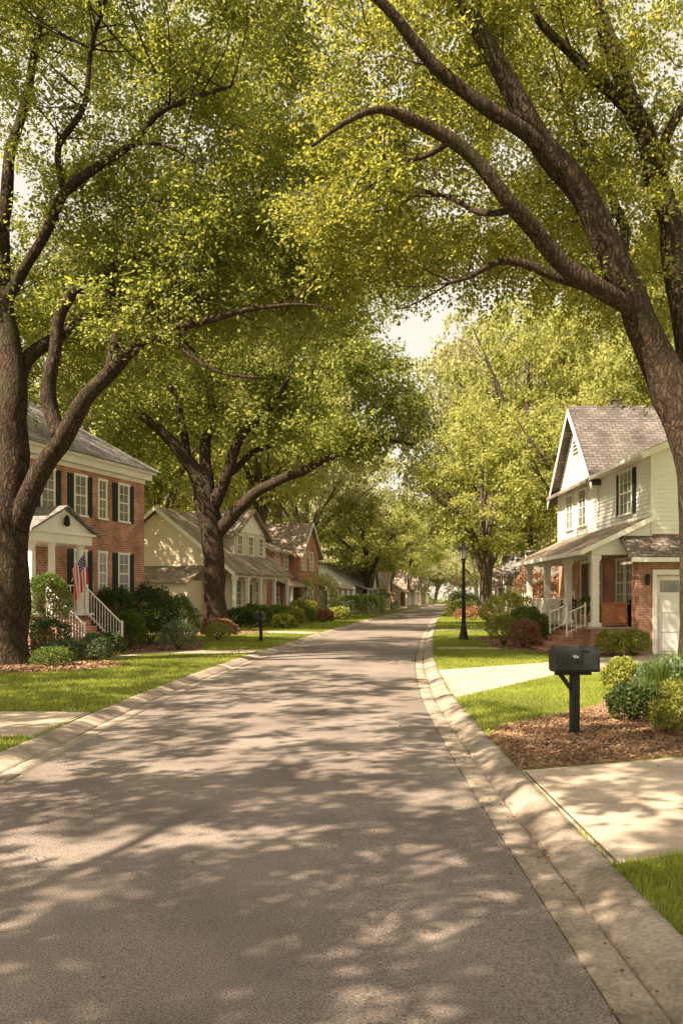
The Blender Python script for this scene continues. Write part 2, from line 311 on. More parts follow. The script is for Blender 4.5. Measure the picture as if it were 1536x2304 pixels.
# ---------------------------------------------------------------- trees
def sv(px,py,d): return Vector(((px-768)/1900*d,d,1.7+(1345-py)/1900*d))
def smoothline(P,Rr,step):
    P=[Vector(p) for p in P]; out=[];rr=[]
    n=len(P)
    for i in range(n-1):
        p0=P[max(i-1,0)];p1=P[i];p2=P[i+1];p3=P[min(i+2,n-1)]
        m=max(2,int((p2-p1).length/step))
        for k in range(m):
            t=k/m; out.append(.5*((2*p1)+(p2-p0)*t+(2*p0-5*p1+4*p2-p3)*t*t+(3*p1-p0-3*p2+p3)*t**3)); rr.append(Rr[i]*(1-t)+Rr[i+1]*t)
    out.append(P[-1]); rr.append(Rr[-1]); return out,rr
def limb(mb,pts,d0,sides=14,step=.2,store=None,jit=.12,rs=.88):
    P=[];Q=[]
    for a in pts: P.append(sv(a[0],a[1],a[3])); Q.append(a[2]/1900*a[3]*rs)
    wl,wr=smoothline(P,Q,step)
    wl=[p+Vector((noise.noise(p*.9),noise.noise(p*.9+Vector((7,0,0))),noise.noise(p*.9+Vector((0,9,0)))))*min(.1,r*.7)*(0 if i==0 else 1) for i,(p,r) in enumerate(zip(wl,wr))]
    mb.tube(wl,wr,sides,jit)
    if store is not None: store+= [(p,r) for p,r in zip(wl,wr)]
def leaves(clumps,per,L,W,mat,name,tw=14,zs=.6,droop=.25,jit=.1,up=1.):
    C=np.asarray(clumps); n=len(C)*per; ci=np.repeat(np.arange(len(C)),per); ti=R.integers(0,tw,n)
    D=R.normal(0,1,(len(C),tw,3)); D[:,:,2]*=zs; D/=np.linalg.norm(D,axis=2)[:,:,None]; D[:,:,2]*=zs+.2
    D*=R.uniform(.6,1.2,(len(C),tw))[:,:,None]
    d=D[ci,ti]; s=R.uniform(0.1,1,n)**.6; r=C[ci,3]
    p=C[ci,:3]+d*(s*r)[:,None]+R.normal(0,1,(n,3))*(jit*r)[:,None]; p[:,2]-=droop*r*s*s
    a=d*.7+R.normal(0,.55,(n,3)); a[:,2]-=.25; a/=np.linalg.norm(a,axis=1)[:,None]
    nn=R.normal(0,.75,(n,3)); nn[:,2]+=up; sd=np.cross(nn,a); sd/=np.linalg.norm(sd,axis=1)[:,None]
    sc=R.uniform(.6,1.3,n)[:,None]; l=L*sc; w=W*sc
    V=np.stack([p,p+a*l*.45+sd*w*.5,p+a*l,p+a*l*.5-sd*w*.5],1)
    return npmesh(name,V.reshape(-1,3),np.arange(n*4).reshape(-1,4),mat)
def ellclumps(E,rmin,rmax,shell=.35,gap=-.17):
    out=[]
    for (x,y,z,a,b,c,n) in E:
        k=0
        while k<n:
            v=R.normal(0,1,3); v/=np.linalg.norm(v); q=R.uniform(shell,1)**.5*v
            p=np.array([x+a*q[0],y+b*q[1],z+c*q[2]]); 
            if noise.noise(Vector(p)*.33)<gap: 
                if R.random()<.85: k+=.25; continue
            out.append((*p,R.uniform(rmin,rmax))); k+=1
    return out
def twigs(mb,clumps,st,r0=.026,every=1,sides=5,maxd=3.2):
    P=np.array([tuple(p) for p,r in st]); rr=np.array([r for p,r in st])
    for c in clumps[::every]:
        cv=np.array(c[:3]); d=np.linalg.norm((P-cv),axis=1)+np.maximum(0,P[:,2]-cv[2])*2+rr*3
        near=np.argsort(d)[:10]; i=int(near[R.integers(0,len(near))])
        if d[i]>maxd: continue
        a=Vector(P[i]); b=Vector(cv); ln=(a-b).length; m=a.lerp(b,.5)+Vector((R.normal(0,.2),R.normal(0,.2),R.normal(0.05,.2)))*ln*.6
        wl,wr=smoothline([a,m,b],[min(r0*(.5+.15*ln),rr[i]*.7),r0*.5,r0*.2],.4); mb.tube(wl,wr,sides)
def hero(label,limbs,E,per,L,W,lm,rc,base,tw_every=1,group='large shade trees lining the street',extra=[],rs=.84):
    mb=MB(); st=[]
    for i,l in enumerate(limbs): limb(mb,l,0,store=st,sides=24 if i==0 else 14,rs=.95 if i==0 else rs)
    cl=ellclumps(E,*rc)+extra
    st2=st[int(len(limbs[0])*2):]
    twigs(mb,cl,st2,every=tw_every)
    rt=root('tree',label,'tree',base,group=group)
    t=mb.mesh('trunk',M['bark'],True,fix=False); o=link('trunk',t,rt); o.location=-Vector(base)
    c=leaves(cl,per,L,W,lm,'crown'); o=link('crown',c,rt); o.location=-Vector(base)
    return rt
d=15.6
TR=[[(1590,1562,92,d),(1585,1530,70,d),(1580,1480,56,d),(1582,1300,50,d),(1570,1100,49,d),(1550,980,48,d),(1520,880,46,d),(1473,790,41,d),(1425,700,36,15.5),(1390,620,34,15.3),(1350,520,32,15.1),(1290,420,31,14.9),(1215,330,29,14.7),(1150,215,25,14.5),(1092,105,21,14.3),(1035,0,18,14.1),(960,-110,13,13.9),(860,-230,8,13.8)],
 [(1235,350,22,14.7),(1175,300,21,14.5),(1080,235,19,14.2),(985,150,18,14),(915,70,15,13.8),(850,0,13,13.6),(760,-70,9,13.4),(640,-120,4,13.2)],
 [(1420,700,26,15.4),(1310,620,25,15),(1230,550,23,14.7),(1160,470,21,14.4),(1100,390,19,14.2),(1015,315,18,14),(915,262,16,13.8),(850,245,10,13.6),(770,280,7,13.5),(700,330,4,13.4)],
 [(1410,690,20,15.3),(1325,640,18,15.3),(1245,612,15,15.3),(1170,592,12,15.3),(1110,592,9,15.3),(1050,625,6,15.3),(990,640,3,15.3)],
 [(1545,860,36,15.8),(1532,700,33,16),(1515,600,32,16.1),(1500,480,31,16.2),(1455,330,27,16.3),(1400,190,24,16.4),(1370,90,21,16.5),(1335,-20,17,16.6),(1300,-150,8,16.8)],
 [(1410,240,18,16.3),(1350,175,17,16),(1290,120,14,15.8),(1210,40,11,15.6),(1150,-60,7,15.5)],
 [(1485,400,16,16.2),(1500,310,14,16),(1540,230,12,15.8),(1600,130,9,15.6)],
 [(1390,620,16,15.3),(1400,520,13,16.2),(1370,420,11,17),(1300,300,9,17.6),(1260,200,6,18)],
 [(1160,470,10,14.4),(1080,480,8,14.8),(1000,440,6,15.3),(930,430,3,15.7)],
 [(1015,315,9,14),(960,350,7,14.5),(890,370,5,15),(830,420,3,15.4)]]
hero('large oak with leaning forked trunk beside mulched bed',TR,
 [(7.5,19,13,6.5,5,5,190),(2.4,17.8,12.0,4.0,4.0,3.4,165),(4.3,16.5,8.7,2.9,1.6,1.2,36),(9.6,20.5,9.5,3.5,4,3.2,72),(3.5,13.2,13.4,4.5,1.8,1.6,24),(.8,17,9.4,2.0,2.0,1.1,30),(2.5,20,16,6,3.5,2,80)],
 430,.092,.056,M['leafB'],(.65,1.15),(6.7,15.6,G),tw_every=2)
d=20.3
T1=[[(22,1512,76,d),(21,1490,60,d),(19,1440,50,d),(18,1300,46,d),(22,1150,44,d),(28,1000,38,d),(34,880,32,d),(22,760,25,20.5),(8,600,20,20.8),(12,440,15,21),(50,260,11,21.3),(85,90,8,21.6),(100,-60,6,22)],
 [(40,1190,32,20.2),(85,1075,29,20),(150,970,27,19.7),(212,880,23,19.4),(290,795,19,19),(380,745,15,18.6),(470,718,11,18.3),(560,695,7,18),(680,685,4,17.7),(760,700,2,17.5)],
 [(135,985,24,19.8),(108,900,22,19.9),(122,800,18,20),(142,690,17,20),(205,630,15,19.9),(300,578,12,19.7),(385,548,9,19.5),(460,500,7,19.3),(535,478,5,19.1),(620,430,3,19)],
 [(35,900,26,20.4),(70,800,20,20.8),(150,740,15,21.3),(240,700,12,21.8),(330,690,8,22.2)],
 [(15,690,18,20.7),(60,590,15,20.2),(105,520,14,19.8),(145,440,14,19.4),(215,378,12,19),(300,322,10,18.7),(360,250,8,18.4),(430,222,7,18.1),(520,195,4,17.8)],
 [(145,440,10,19.4),(135,330,9,19.2),(190,240,8,19),(205,110,6,18.8),(240,0,5,18.6),(260,-100,3,18.5)],
 [(240,850,15,19.3),(262,780,14,19.4),(278,715,11,19.6),(250,650,8,19.9),(260,600,6,20.2)],
 [(200,640,9,19.9),(280,660,8,19.5),(340,700,6,19.1),(440,790,4,18.8)],
 [(22,760,14,20.5),(-40,650,12,20.3),(-90,500,9,20),(-120,350,6,20)],
 [(300,322,6,18.7),(380,330,5,18.5),(460,380,3,18.3)],
 [(380,745,8,18.6),(430,800,7,18.2),(500,840,5,17.9),(590,850,3,17.6)]]
hero('huge oak with thick forked trunk on a lawn',T1,
 [(-8,22.5,14.2,7.5,5,5.5,280),(-3.0,21,11.3,3.9,3.4,3.6,160),(-8.2,23,9,4,2.5,2.2,70),(-1.8,18.9,9.2,2.4,2,1.1,44),(-5.5,17.5,14.5,4.5,2.0,2.2,76),(-4.0,18.8,8.0,1.6,1.5,.7,12),(-4,22,17.5,6,4,2,100)],
 385,.104,.063,M['leafA'],(.7,1.25),(-7.9,20.3,G),tw_every=2,rs=.8)
d=40
T2=[[(486,1424,40,d),(485,1405,30,d),(482,1340,25,d),(478,1210,25,d),(470,1160,27,d),(440,1065,19,d),(385,992,13,39.5),(305,925,9,39),(245,870,5,38.5)],
 [(474,1180,20,d),(466,1080,16,d),(462,1000,13,40.5),(475,930,10,41),(470,840,7,41.5),(480,740,4,42)],
 [(478,1150,17,d),(508,1070,14,39.6),(540,985,11,39.2),(600,925,8,38.8),(650,850,5,38.4)],
 [(488,1200,17,d),(540,1142,15,39.5),(610,1090,12,39),(680,1060,10,38.6),(765,1020,7,38.2),(850,992,5,37.8),(930,1000,3,37.5)],
 [(430,1055,11,d),(415,980,9,40.4),(400,900,7,40.8),(350,820,5,41)],
 [(510,1070,9,39.6),(570,1020,7,40.3),(640,990,5,41),(700,960,3,41.5)]]
hero('broad elm with spreading limbs in a mulched bed',T2,
 [(-4.5,41.5,14.5,8,5.5,5.2,160),(0.0,39,10.8,4.4,3.5,2.8,80),(-9,40.5,11.5,4,4,2.6,45),(-1,42,19.5,7,4,4.5,100)],
 270,.19,.12,M['leafC'],(.95,1.7),(-5.95,40,G),rs=.95)
def generic(seed,H=18,cr=7,th=5,nc=(120,30),rc=(.9,1.7),gap=-.17,te=2,bs=1.,fl=.45):
    rs=np.random.default_rng(seed); mb=MB(); st=[]
    def tb(pts,rr,n=9):
        wl,wr=smoothline([Vector(p) for p in pts],[q*bs for q in rr],.6); mb.tube(wl,wr,n,.12); st.extend(zip(wl,wr))
    lean=rs.normal(0,.3,2)
    tb([(0,0,-.1),(0,0,.5),(lean[0]*.3,lean[1]*.3,th*.5),(lean[0],lean[1],th)],[.55,.38,.31,.32],12)
    nb=7
    for i in range(nb):
        a=6.28*i/nb+rs.normal(0,.25); ln=cr*rs.uniform(.6,.95); up=rs.uniform(.35,.8)*(H-th)
        s=Vector((lean[0],lean[1],th*rs.uniform(.8,1.05)))
        e=s+Vector((math.cos(a)*ln,math.sin(a)*ln,up)); m=s+Vector((math.cos(a)*ln*.35,math.sin(a)*ln*.35,up*.55))
        tb([s,m,e],[.22,.14,.04],8)
        for q in range(2):
            b=a+rs.normal(0,.7); s2=m.lerp(e,.3+.3*q); tb([s2,s2+Vector((math.cos(b)*1.4,math.sin(b)*1.4,1)),s2+Vector((math.cos(b)*2.8,math.sin(b)*2.8,1.7))],[.08,.06,.02],6)
    tb([(lean[0],lean[1],th),(lean[0],0,th+(H-th)*.5),(0,0,H*.9)],[.24,.14,.03],8)
    cl=ellclumps([(0,0,th+(H-th)*.52,cr,cr,(H-th)*.5,nc[0]),(0,0,th+(H-th)*.45,cr*.7,cr*.7,(H-th)*.4,nc[1])],*rc,fl,gap)
    if te: twigs(mb,cl,st,.045,every=te,sides=4,maxd=6)
    return mb.mesh('trunk',M['bark_far'],True,fix=False),cl
GT=[]
for i in range(3):
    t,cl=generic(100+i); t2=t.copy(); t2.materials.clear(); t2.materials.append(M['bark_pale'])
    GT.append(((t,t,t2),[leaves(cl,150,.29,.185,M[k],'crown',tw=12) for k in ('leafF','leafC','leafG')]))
# x,y,scale,zscale,variant,leaf(0 painted sun glow,1 green,2 painted haze)
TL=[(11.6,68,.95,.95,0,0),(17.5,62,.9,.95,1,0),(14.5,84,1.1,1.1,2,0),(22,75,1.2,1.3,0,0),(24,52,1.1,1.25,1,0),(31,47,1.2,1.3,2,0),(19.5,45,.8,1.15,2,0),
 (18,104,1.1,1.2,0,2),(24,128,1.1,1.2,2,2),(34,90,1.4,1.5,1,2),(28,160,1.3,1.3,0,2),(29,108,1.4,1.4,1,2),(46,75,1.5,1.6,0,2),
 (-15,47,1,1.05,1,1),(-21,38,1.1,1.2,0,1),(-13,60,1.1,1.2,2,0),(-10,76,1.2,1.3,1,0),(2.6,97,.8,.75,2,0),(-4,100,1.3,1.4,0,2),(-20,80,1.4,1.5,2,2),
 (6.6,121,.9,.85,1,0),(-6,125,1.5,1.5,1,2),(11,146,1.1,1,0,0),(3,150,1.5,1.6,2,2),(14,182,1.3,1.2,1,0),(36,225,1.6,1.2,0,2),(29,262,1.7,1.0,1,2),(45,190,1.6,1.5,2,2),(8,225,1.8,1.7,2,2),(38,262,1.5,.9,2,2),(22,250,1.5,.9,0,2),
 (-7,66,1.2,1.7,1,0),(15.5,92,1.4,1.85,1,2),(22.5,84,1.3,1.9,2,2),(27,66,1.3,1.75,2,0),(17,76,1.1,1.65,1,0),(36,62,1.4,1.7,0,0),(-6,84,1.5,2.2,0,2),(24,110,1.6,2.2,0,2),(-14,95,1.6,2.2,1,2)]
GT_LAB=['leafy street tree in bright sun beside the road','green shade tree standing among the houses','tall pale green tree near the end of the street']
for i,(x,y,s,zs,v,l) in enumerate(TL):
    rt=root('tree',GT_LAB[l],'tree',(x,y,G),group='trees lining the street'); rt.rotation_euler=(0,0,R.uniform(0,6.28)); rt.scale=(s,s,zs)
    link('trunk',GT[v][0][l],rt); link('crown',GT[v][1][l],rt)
# trees standing beside and behind the viewpoint (they shade the near road)
def nearshade(x,y,seed,per=125,nc=430,gap=-.1):
    t,cl=generic(seed,H=14,cr=6.4,th=5,nc=(nc,90),rc=(.28,.62),gap=gap,te=0,bs=.34,fl=.15)
    rt=root('tree','tall shade tree on the lawn beside the street','tree',(x,y,G),group='large shade trees lining the street')
    link('trunk',t,rt); link('crown',leaves(cl,per,.12,.09,M['leafA'],'crown'),rt)
nearshade(-6.6,.8,201); nearshade(-8.5,-7,202,nc=300); nearshade(-12.5,9.5,203,nc=330)
cl=[]
for i in range(700):
    a=R.uniform(-.45,.6); dd=R.uniform(290,340); cl.append((math.sin(a)*dd+20,math.cos(a)*dd,R.uniform(.5,24),R.uniform(4,7)))
link('woods',leaves(cl,150,1.2,.9,M['leafG'],'woods'),None,kind='stuff',label='distant pale green woods closing the street')  # far foliage paled by colour in place of haze
# ---------------------------------------------------------------- shrubs
def shrub(x,y,rx,h,mat,label,L=.06,n=2600,z0=G,ry=None,lump=.16,name='shrub'):
    ry=ry or rx; v=R.normal(0,1,(n,3)); v/=np.linalg.norm(v,axis=1)[:,None]; v[:,2]=np.where(v[:,2]<-.55,-v[:,2],v[:,2])
    sd=R.uniform(0,50); ls=np.array([noise.noise(Vector(q)*2.3+Vector((sd,0,0))) for q in v])
    q=v*(R.uniform(.55,1,n)**.35*(1+lump*2*ls))[:,None]+R.normal(0,.03,(n,3))
    p=q*np.array([rx,ry,h/1.75]); p[:,2]+=h*.52; p[:,2]=np.maximum(p[:,2],.01)
    a=v*.7+R.normal(0,.6,(n,3)); a[:,2]+=.3; a/=np.linalg.norm(a,axis=1)[:,None]
    nn=v*.8+R.normal(0,.6,(n,3)); s=np.cross(nn,a); s/=np.linalg.norm(s,axis=1)[:,None]; sc=R.uniform(.6,1.3,n)[:,None]*L
    V=np.stack([p,p+a*sc*.5+s*sc*.3,p+a*sc,p+a*sc*.5-s*sc*.3],1).reshape(-1,3)
    rt=root(name,label,'bush',(x,y,z0)); link('foliage',npmesh('foliage',V,np.arange(n*4).reshape(-1,4),mat),rt)
    mb=MB()
    for i in range(7):
        aa=i*.9; mb.tube([(0,0,-.02),(.3*rx*math.cos(aa),.3*ry*math.sin(aa),h*.3),(.6*rx*math.cos(aa),.6*ry*math.sin(aa),h*.62)],[.02,.014,.006],5)
    link('stem',mb.mesh('stem',M['bark_far'],fix=False),rt); return rt
sh=shrub
sh(-7.55,21.7,.58,1.25,M['shr1'],'clipped round dark green bush beside the porch steps',n=5000,z0=.95,lump=.07)
sh(-7.5,21.5,.62,1.0,M['shr5'],'dark green shrub below the porch',n=3500)
sh(-8.6,22.6,.6,1.1,M['shr5'],'dark green shrub below the porch',n=2500)
sh(-7.3,27.4,.9,1.75,M['shr5'],'tall dark hedge against the brick house',L=.08,n=6000)
sh(-6.5,28.8,.9,1.8,M['shr5'],'tall dark hedge against the brick house',L=.08,n=6000)
sh(-6.0,30.3,.9,1.5,M['shr1'],'dense green bush at the corner of the brick house',L=.08,n=5000)
sh(-6.6,26.2,.55,1.1,M['shr1'],'clipped round green bush in front of the hedge',n=4500,lump=.08)
sh(-5.0,25.9,.52,.8,M['shr3'],'low silvery green bush beside the path',n=3500)
sh(-6.2,21.3,.4,.62,M['shr3'],'low blue-green bush on the planting bed',n=2500)
sh(-6.9,21.0,.42,.5,M['shr3'],'low blue-green bush on the planting bed',n=2200)
sh(-6.2,22.6,.42,.6,M['shr5'],'low dark bush beside the steps',n=2200)
sh(-6.7,19.6,.45,.4,M['shr1'],'low green ground plant under the oak',n=1800)
sh(-4.9,34,.7,.65,M['shr4'],'rust coloured shrub beside the elm',L=.08,n=3000)
sh(-4.6,31.5,.5,.6,M['shr2'],'yellow-green bush on the bed',n=2200)
sh(-7.8,36,1.0,1.0,M['shr1'],'green shrub on the lawn edge',L=.09,n=3500)
sh(-10.2,44,1.3,1.6,M['shr1'],'rounded green bush against a beige gable wall',L=.12,n=3500)
for x,y,r,h,m,l in [(-4.6,46,.9,1.1,'shr1','green hedge bush before a beige porch'),(-5.4,44.6,.8,.9,'shr5','dark hedge bush before a beige porch'),(-3.8,48,.9,1.0,'shr1','green hedge bush before a beige porch'),(-3.1,50.5,.9,.9,'shr2','lime bush before a beige porch'),(-2.6,53,1,.9,'shr1','green bush before a beige porch'),
  (-3.0,44,.6,.6,'shr2','lime low bush on the lawn edge'),(-1.7,62,1.7,2.9,'shr2','tall pale green bush in front of a brick house'),(-2.6,57.5,1.0,1.3,'shr2','yellow-green bush beside a brick house'),(-1.2,55,.7,.7,'shr4','reddish low bush at the road edge'),(-.2,60,.8,.8,'shr2','lime low bush at the road edge'),
  (0.8,74,1.5,1.6,'shr1','green hedge bush near the kerb'),(2.6,84,1.6,1.8,'shr1','green hedge bush near the kerb'),(4.6,96,1.8,2,'shr1','green hedge bush near the kerb'),(10.6,76,1.3,1.2,'shr2','lime hedge bush near the kerb'),(12.5,86,1.6,1.8,'shr1','green hedge bush near the kerb'),
  (15,105,2,2.2,'shr2','pale hedge bush near the kerb'),(12.5,56,1.3,3.2,'shr4','tall red-leaved bush beside the lawn'),(14.3,57,1.2,2.6,'shr4','tall red-leaved bush beside the lawn'),(9.3,60,1.2,.8,'shr4','low red bush under a tree')]:
    sh(x,y,r,h,M[m],l,L=.14,n=2200)
sh(6.35,32.5,.95,1.65,M['shr2'],'large yellow-green bush beside the white porch',L=.08,n=5500)
sh(6.5,30.0,.7,1.2,M['shr1'],'green bush beside the white porch',n=4000)
sh(6.35,28.2,.6,1.05,M['shr1'],'spiky green yew beside the porch steps',n=3500)
sh(5.35,27.9,.5,.95,M['shr2'],'yellow-green bush beside the walk',n=3500)
sh(5.75,26.6,.48,.8,M['shr4'],'reddish pink bush beside the steps',n=3500)
sh(7.35,23.0,.42,.66,M['shr2'],'yellow-green low bush beside the driveway',n=3500)
sh(8.05,23.3,.42,.64,M['shr2'],'yellow-green low bush beside the driveway',n=3500)
sh(3.75,10.9,.3,.44,M['shr5'],'small dark round bush on the mulch bed',L=.045,n=4500)
sh(4.05,9.75,.46,.6,M['shr2'],'yellow-green mounded bush on the mulch bed',L=.04,n=11000)
sh(4.6,10.9,.5,.6,M['shr1'],'green mounded bush on the mulch bed',L=.045,n=7000)
sh(5.2,13.4,.5,.55,M['shr3'],'grey-green perennial plant under the oak',L=.06,n=4500)
sh(4.75,14.4,.3,.5,M['shr2'],'spiky yellow-green perennial under the oak',L=.06,n=2500)
sh(5.7,12.2,.45,.7,M['shr1'],'green leafy plant under the oak',L=.06,n=4500)
def tuft(x,y,h,label):
    n=420; a=R.uniform(0,6.28,n); l=h*R.uniform(.6,1.1,n); sp=R.uniform(.1,.75,n); w=.007
    V=np.zeros((n,6,3)); c,s=np.cos(a),np.sin(a)
    for k,(t,ww) in enumerate(((0,1),(.55,.8),(1,.1))):
        r=sp*l*t**1.4; z=l*(t-.35*sp*t*t)
        V[:,2*k]=np.stack([c*r-s*w*ww,s*r+c*w*ww,z],1); V[:,2*k+1]=np.stack([c*r+s*w*ww,s*r-c*w*ww,z],1)
    b=np.arange(n)[:,None]*6; F=np.concatenate([b+np.array([0,1,3,2]),b+np.array([2,3,5,4])])
    link('ornamental_grass',npmesh('ornamental_grass',V.reshape(-1,3),F,M['shr1']),None,(x,y,G+.01),label=label,category='plant')
tuft(4.9,13.0,.75,'arching green ornamental grass clump on mulch'); tuft(5.5,14.0,.8,'arching green ornamental grass clump on mulch'); tuft(4.35,12.2,.5,'low arching grass clump on mulch'); tuft(-7.0,22.0,.6,'arching grass clump beside the porch')
# ---------------------------------------------------------------- building parts
WC={}
def window(rt,x,y,z,w,h,rz=0,cols=2,rows=4,sh=False,label=None):
    key=(round(w,2),round(h,2),cols,rows)
    if key not in WC:
        g=MB().box(-w/2,w/2,-.012,.01,0,h).mesh('window',M['glass'])
        f=MB(); t=.05
        f.box(-w/2-t,-w/2,-.04,0,-.0,h); f.box(w/2,w/2+t,-.04,0,0,h); f.box(-w/2-t-.02,w/2+t+.02,-.055,0,h,h+.08); f.box(-w/2-t-.03,w/2+t+.03,-.08,0,-.06,0)
        f.box(-w/2,w/2,-.036,-.012,h*.49,h*.49+.045)
        for i in range(1,cols): f.box(-w/2+w*i/cols-.01,-w/2+w*i/cols+.01,-.03,-.0125,0,h)
        for i in range(1,rows): f.box(-w/2,w/2,-.028,-.013,h*i/rows-.01,h*i/rows+.01)
        f.box(-w/2,-w/2+.03,-.034,-.0122,0,h); f.box(w/2-.03,w/2,-.034,-.0122,0,h)
        s=MB(); s.box(-.14,.14,-.025,0,-.04,h+.05)
        for i in range(int(h/.07)): s.box(-.11,.11,-.036,-.025,.02+i*.07,.06+i*.07)
        WC[key]=(g,f.mesh('frame',M['white']),s.mesh('shutter',M['shutter']))
    g,f,s=WC[key]; wo=link('window',g,rt,(x,y,z),rz); link('frame',f,wo)
    if sh:
        for sx in (-1,1): link('shutter',s,wo,(sx*(w/2+.05+.15),0,0))
    return wo
def roofgable(mb,x0,x1,y0,y1,ze,zr,ov=.4,t=.13,axis='x',ridge=None):
    if axis=='x':
        m=(y0+y1)/2 if ridge is None else ridge; s=(zr-ze)/(m-y0); a=y0-ov; b=y1+ov; ea=ze-s*ov
        pts=[(x0-ov,a,ea),(x0-ov,m,zr),(x0-ov,b,ea),(x0-ov,b,ea-t),(x0-ov,m,zr-t),(x0-ov,a,ea-t)]; mb.prism(pts,(x1-x0+2*ov,0,0))
    else:
        m=(x0+x1)/2; s=(zr-ze)/(m-x0); a=x0-ov; b=x1+ov; ea=ze-s*ov
        pts=[(a,y0-ov,ea),(m,y0-ov,zr),(b,y0-ov,ea),(b,y0-ov,ea-t),(m,y0-ov,zr-t),(a,y0-ov,ea-t)]; mb.prism(pts,(0,y1-y0+ov,0))
def siding(mb,f,z0,z1,xl,xr,c=.13):
    z=z0
    while z<z1-.01:
        zt=min(z+c,z1); a=(xl(z),xr(z)); b=(xl(zt),xr(zt))
        mb.poly([f(a[0],.028,z),f(a[1],.028,z),f(b[1],.006,zt),f(b[0],.006,zt)])
        mb.poly([f(a[0],.003,z),f(a[1],.003,z),f(a[1],.028,z),f(a[0],.028,z)])
        z=zt
def column(rt,x,y,z0,z1,w=.2):
    mb=MB(); mb.box(x-w*.75,x+w*.75,y-w*.75,y+w*.75,z0,z0+.12); mb.box(x-w/2,x+w/2,y-w/2,y+w/2,z0+.12,z1-.14); mb.box(x-w*.6,x+w*.6,y-w*.6,y+w*.6,z1-.2,z1-.14); mb.box(x-w*.75,x+w*.75,y-w*.75,y+w*.75,z1-.14,z1)
    return mb.obj('column',M['white'],rt,bevel=.008)
def railing(rt,p,q,h=.8,gap=.13,r=1.):
    p=Vector(p); q=Vector(q); L=(q-p).length; n=max(2,int(L/gap)); mb=MB(); up=Vector((0,0,1))
    mb.bar(p+up*h,q+up*h,.03*r); mb.bar(p+up*.1,q+up*.1,.022*r)
    for i in range(n+1):
        a=p.lerp(q,i/n); rr=.04 if i in(0,n) else .013; mb.bar(a,a+up*(h+(.08 if i in(0,n) else 0)),rr*r)
    return mb.obj('railing',M['white'],rt)
def door(rt,x,y,z,w,h,mat,rz=0):
    d=MB(); d.box(-w/2,w/2,-.03,0,0,h)
    for sx in (-1,1):
        for a,b in ((.08,.42),(.5,.92)): d.box(sx*w*.24-w*.17,sx*w*.24+w*.17,-.045,-.03,h*a,h*b)
    o=d.obj('door',mat,rt,loc=(x,y,z),rz=rz)
    f=MB(); f.box(-w/2-.12,-w/2,-.06,0,0,h+.12); f.box(w/2,w/2+.12,-.06,0,0,h+.12); f.box(-w/2,w/2,-.06,0,h,h+.12); f.obj('frame',M['white'],o)
    k=MB(); k.lathe(w*.4,-.07,[(h*.46,.01),(h*.47,.03),(h*.49,.03),(h*.5,.01)],8); k.obj('handle',M['blackmetal'],o)
    return o
# ---- brick house with portico
A=root('brick_house','two storey red brick house with black shutters and white portico','house',(-9.8,21.9,G),math.radians(70.6))
MB().box(0,8.5,0,7,0,5.75).obj('wall',M['brick'],A)
c=MB(); c.box(-.2,8.7,-.2,7.2,5.75,5.95); c.box(-.32,8.82,-.32,7.32,5.95,6.05); c.box(-.03,8.53,-.03,7.03,5.62,5.748); c.obj('cornice',M['white'],A)
hp=MB(); e=[(-.45,-.45,6.05),(8.95,-.45,6.05),(8.95,7.45,6.05),(-.45,7.45,6.05)]; r1=(3.3,3.5,8.75); r2=(5.2,3.5,8.75)
hp.v=[*e,r1,r2]; hp.f=[(0,1,5,4),(1,2,5),(2,3,4,5),(3,0,4),(0,3,2,1)]; hp.obj('roof',M['roofgrey'],A)
for x,w in ((7.2,.56),(6.0,.4),(4.85,.56),(3.3,.56),(1.3,.56)): window(A,x,0,4.2,w,1.2,cols=2,rows=4,sh=w>.5)
for x,w in ((7.2,.56),(6.0,.4),(4.85,.56)): window(A,x,0,1.75,w,1.3,cols=2,rows=4,sh=w>.5)
for y in (1.8,5.0): window(A,8.5,y,4.2,.7,1.25,rz=math.pi/2)
p=MB(); p.box(.75,3.2,-1.5,-.002,0,1.1); p.obj('porch_base',M['brick'],A)
p=MB(); p.box(.6,3.35,-1.62,-.002,1.1,1.16); p.obj('porch_floor',M['white'],A)
for x in (.95,1.75,3.0):
    mb=MB(); mb.lathe(x,-1.38,[(1.16,.15),(1.22,.15),(1.26,.11),(2.1,.105),(3.0,.09),(3.04,.12),(3.1,.14)],16); mb.obj('column',M['white'],A,smooth=False)
mb=MB(); mb.box(.7,3.25,-1.6,-.002,3.1,3.35); mb.box(.6,3.35,-1.7,-.002,3.35,3.42); mb.prism([(.65,-1.6,3.42),(3.3,-1.6,3.42),(1.975,-1.6,4.05)],(0,1.55,0)); mb.obj('pediment',M['white'],A)
mb=MB(); roofgable(mb,.62,3.33,-1.62,-.08,3.47,4.14,ov=.14,t=.06,axis='y'); mb.obj('porch_roof',M['roofgrey'],A)
door(A,1.85,0,1.16,.95,1.95,M['doordark'])
st=MB()
for i in range(6): st.box(1.2,2.9,-1.62-.2*(i+1),-1.62-.2*i,0,1.1-.17*(i+1)+.05)
st.obj('steps',M['brick2'],A)
for x in (1.2,2.9): railing(A,(x,-1.65,1.1),(x,-2.85,.08),.8,.12,.8)
railing(A,(3.15,-1.5,1.16),(3.15,-.1,1.16),.8)
mb=MB(); mb.lathe(1.97,-1.72,[(3.55,.02),(3.6,.09),(3.8,.07),(3.88,.02)],8); mb.obj('lantern',M['blackmetal'],A)
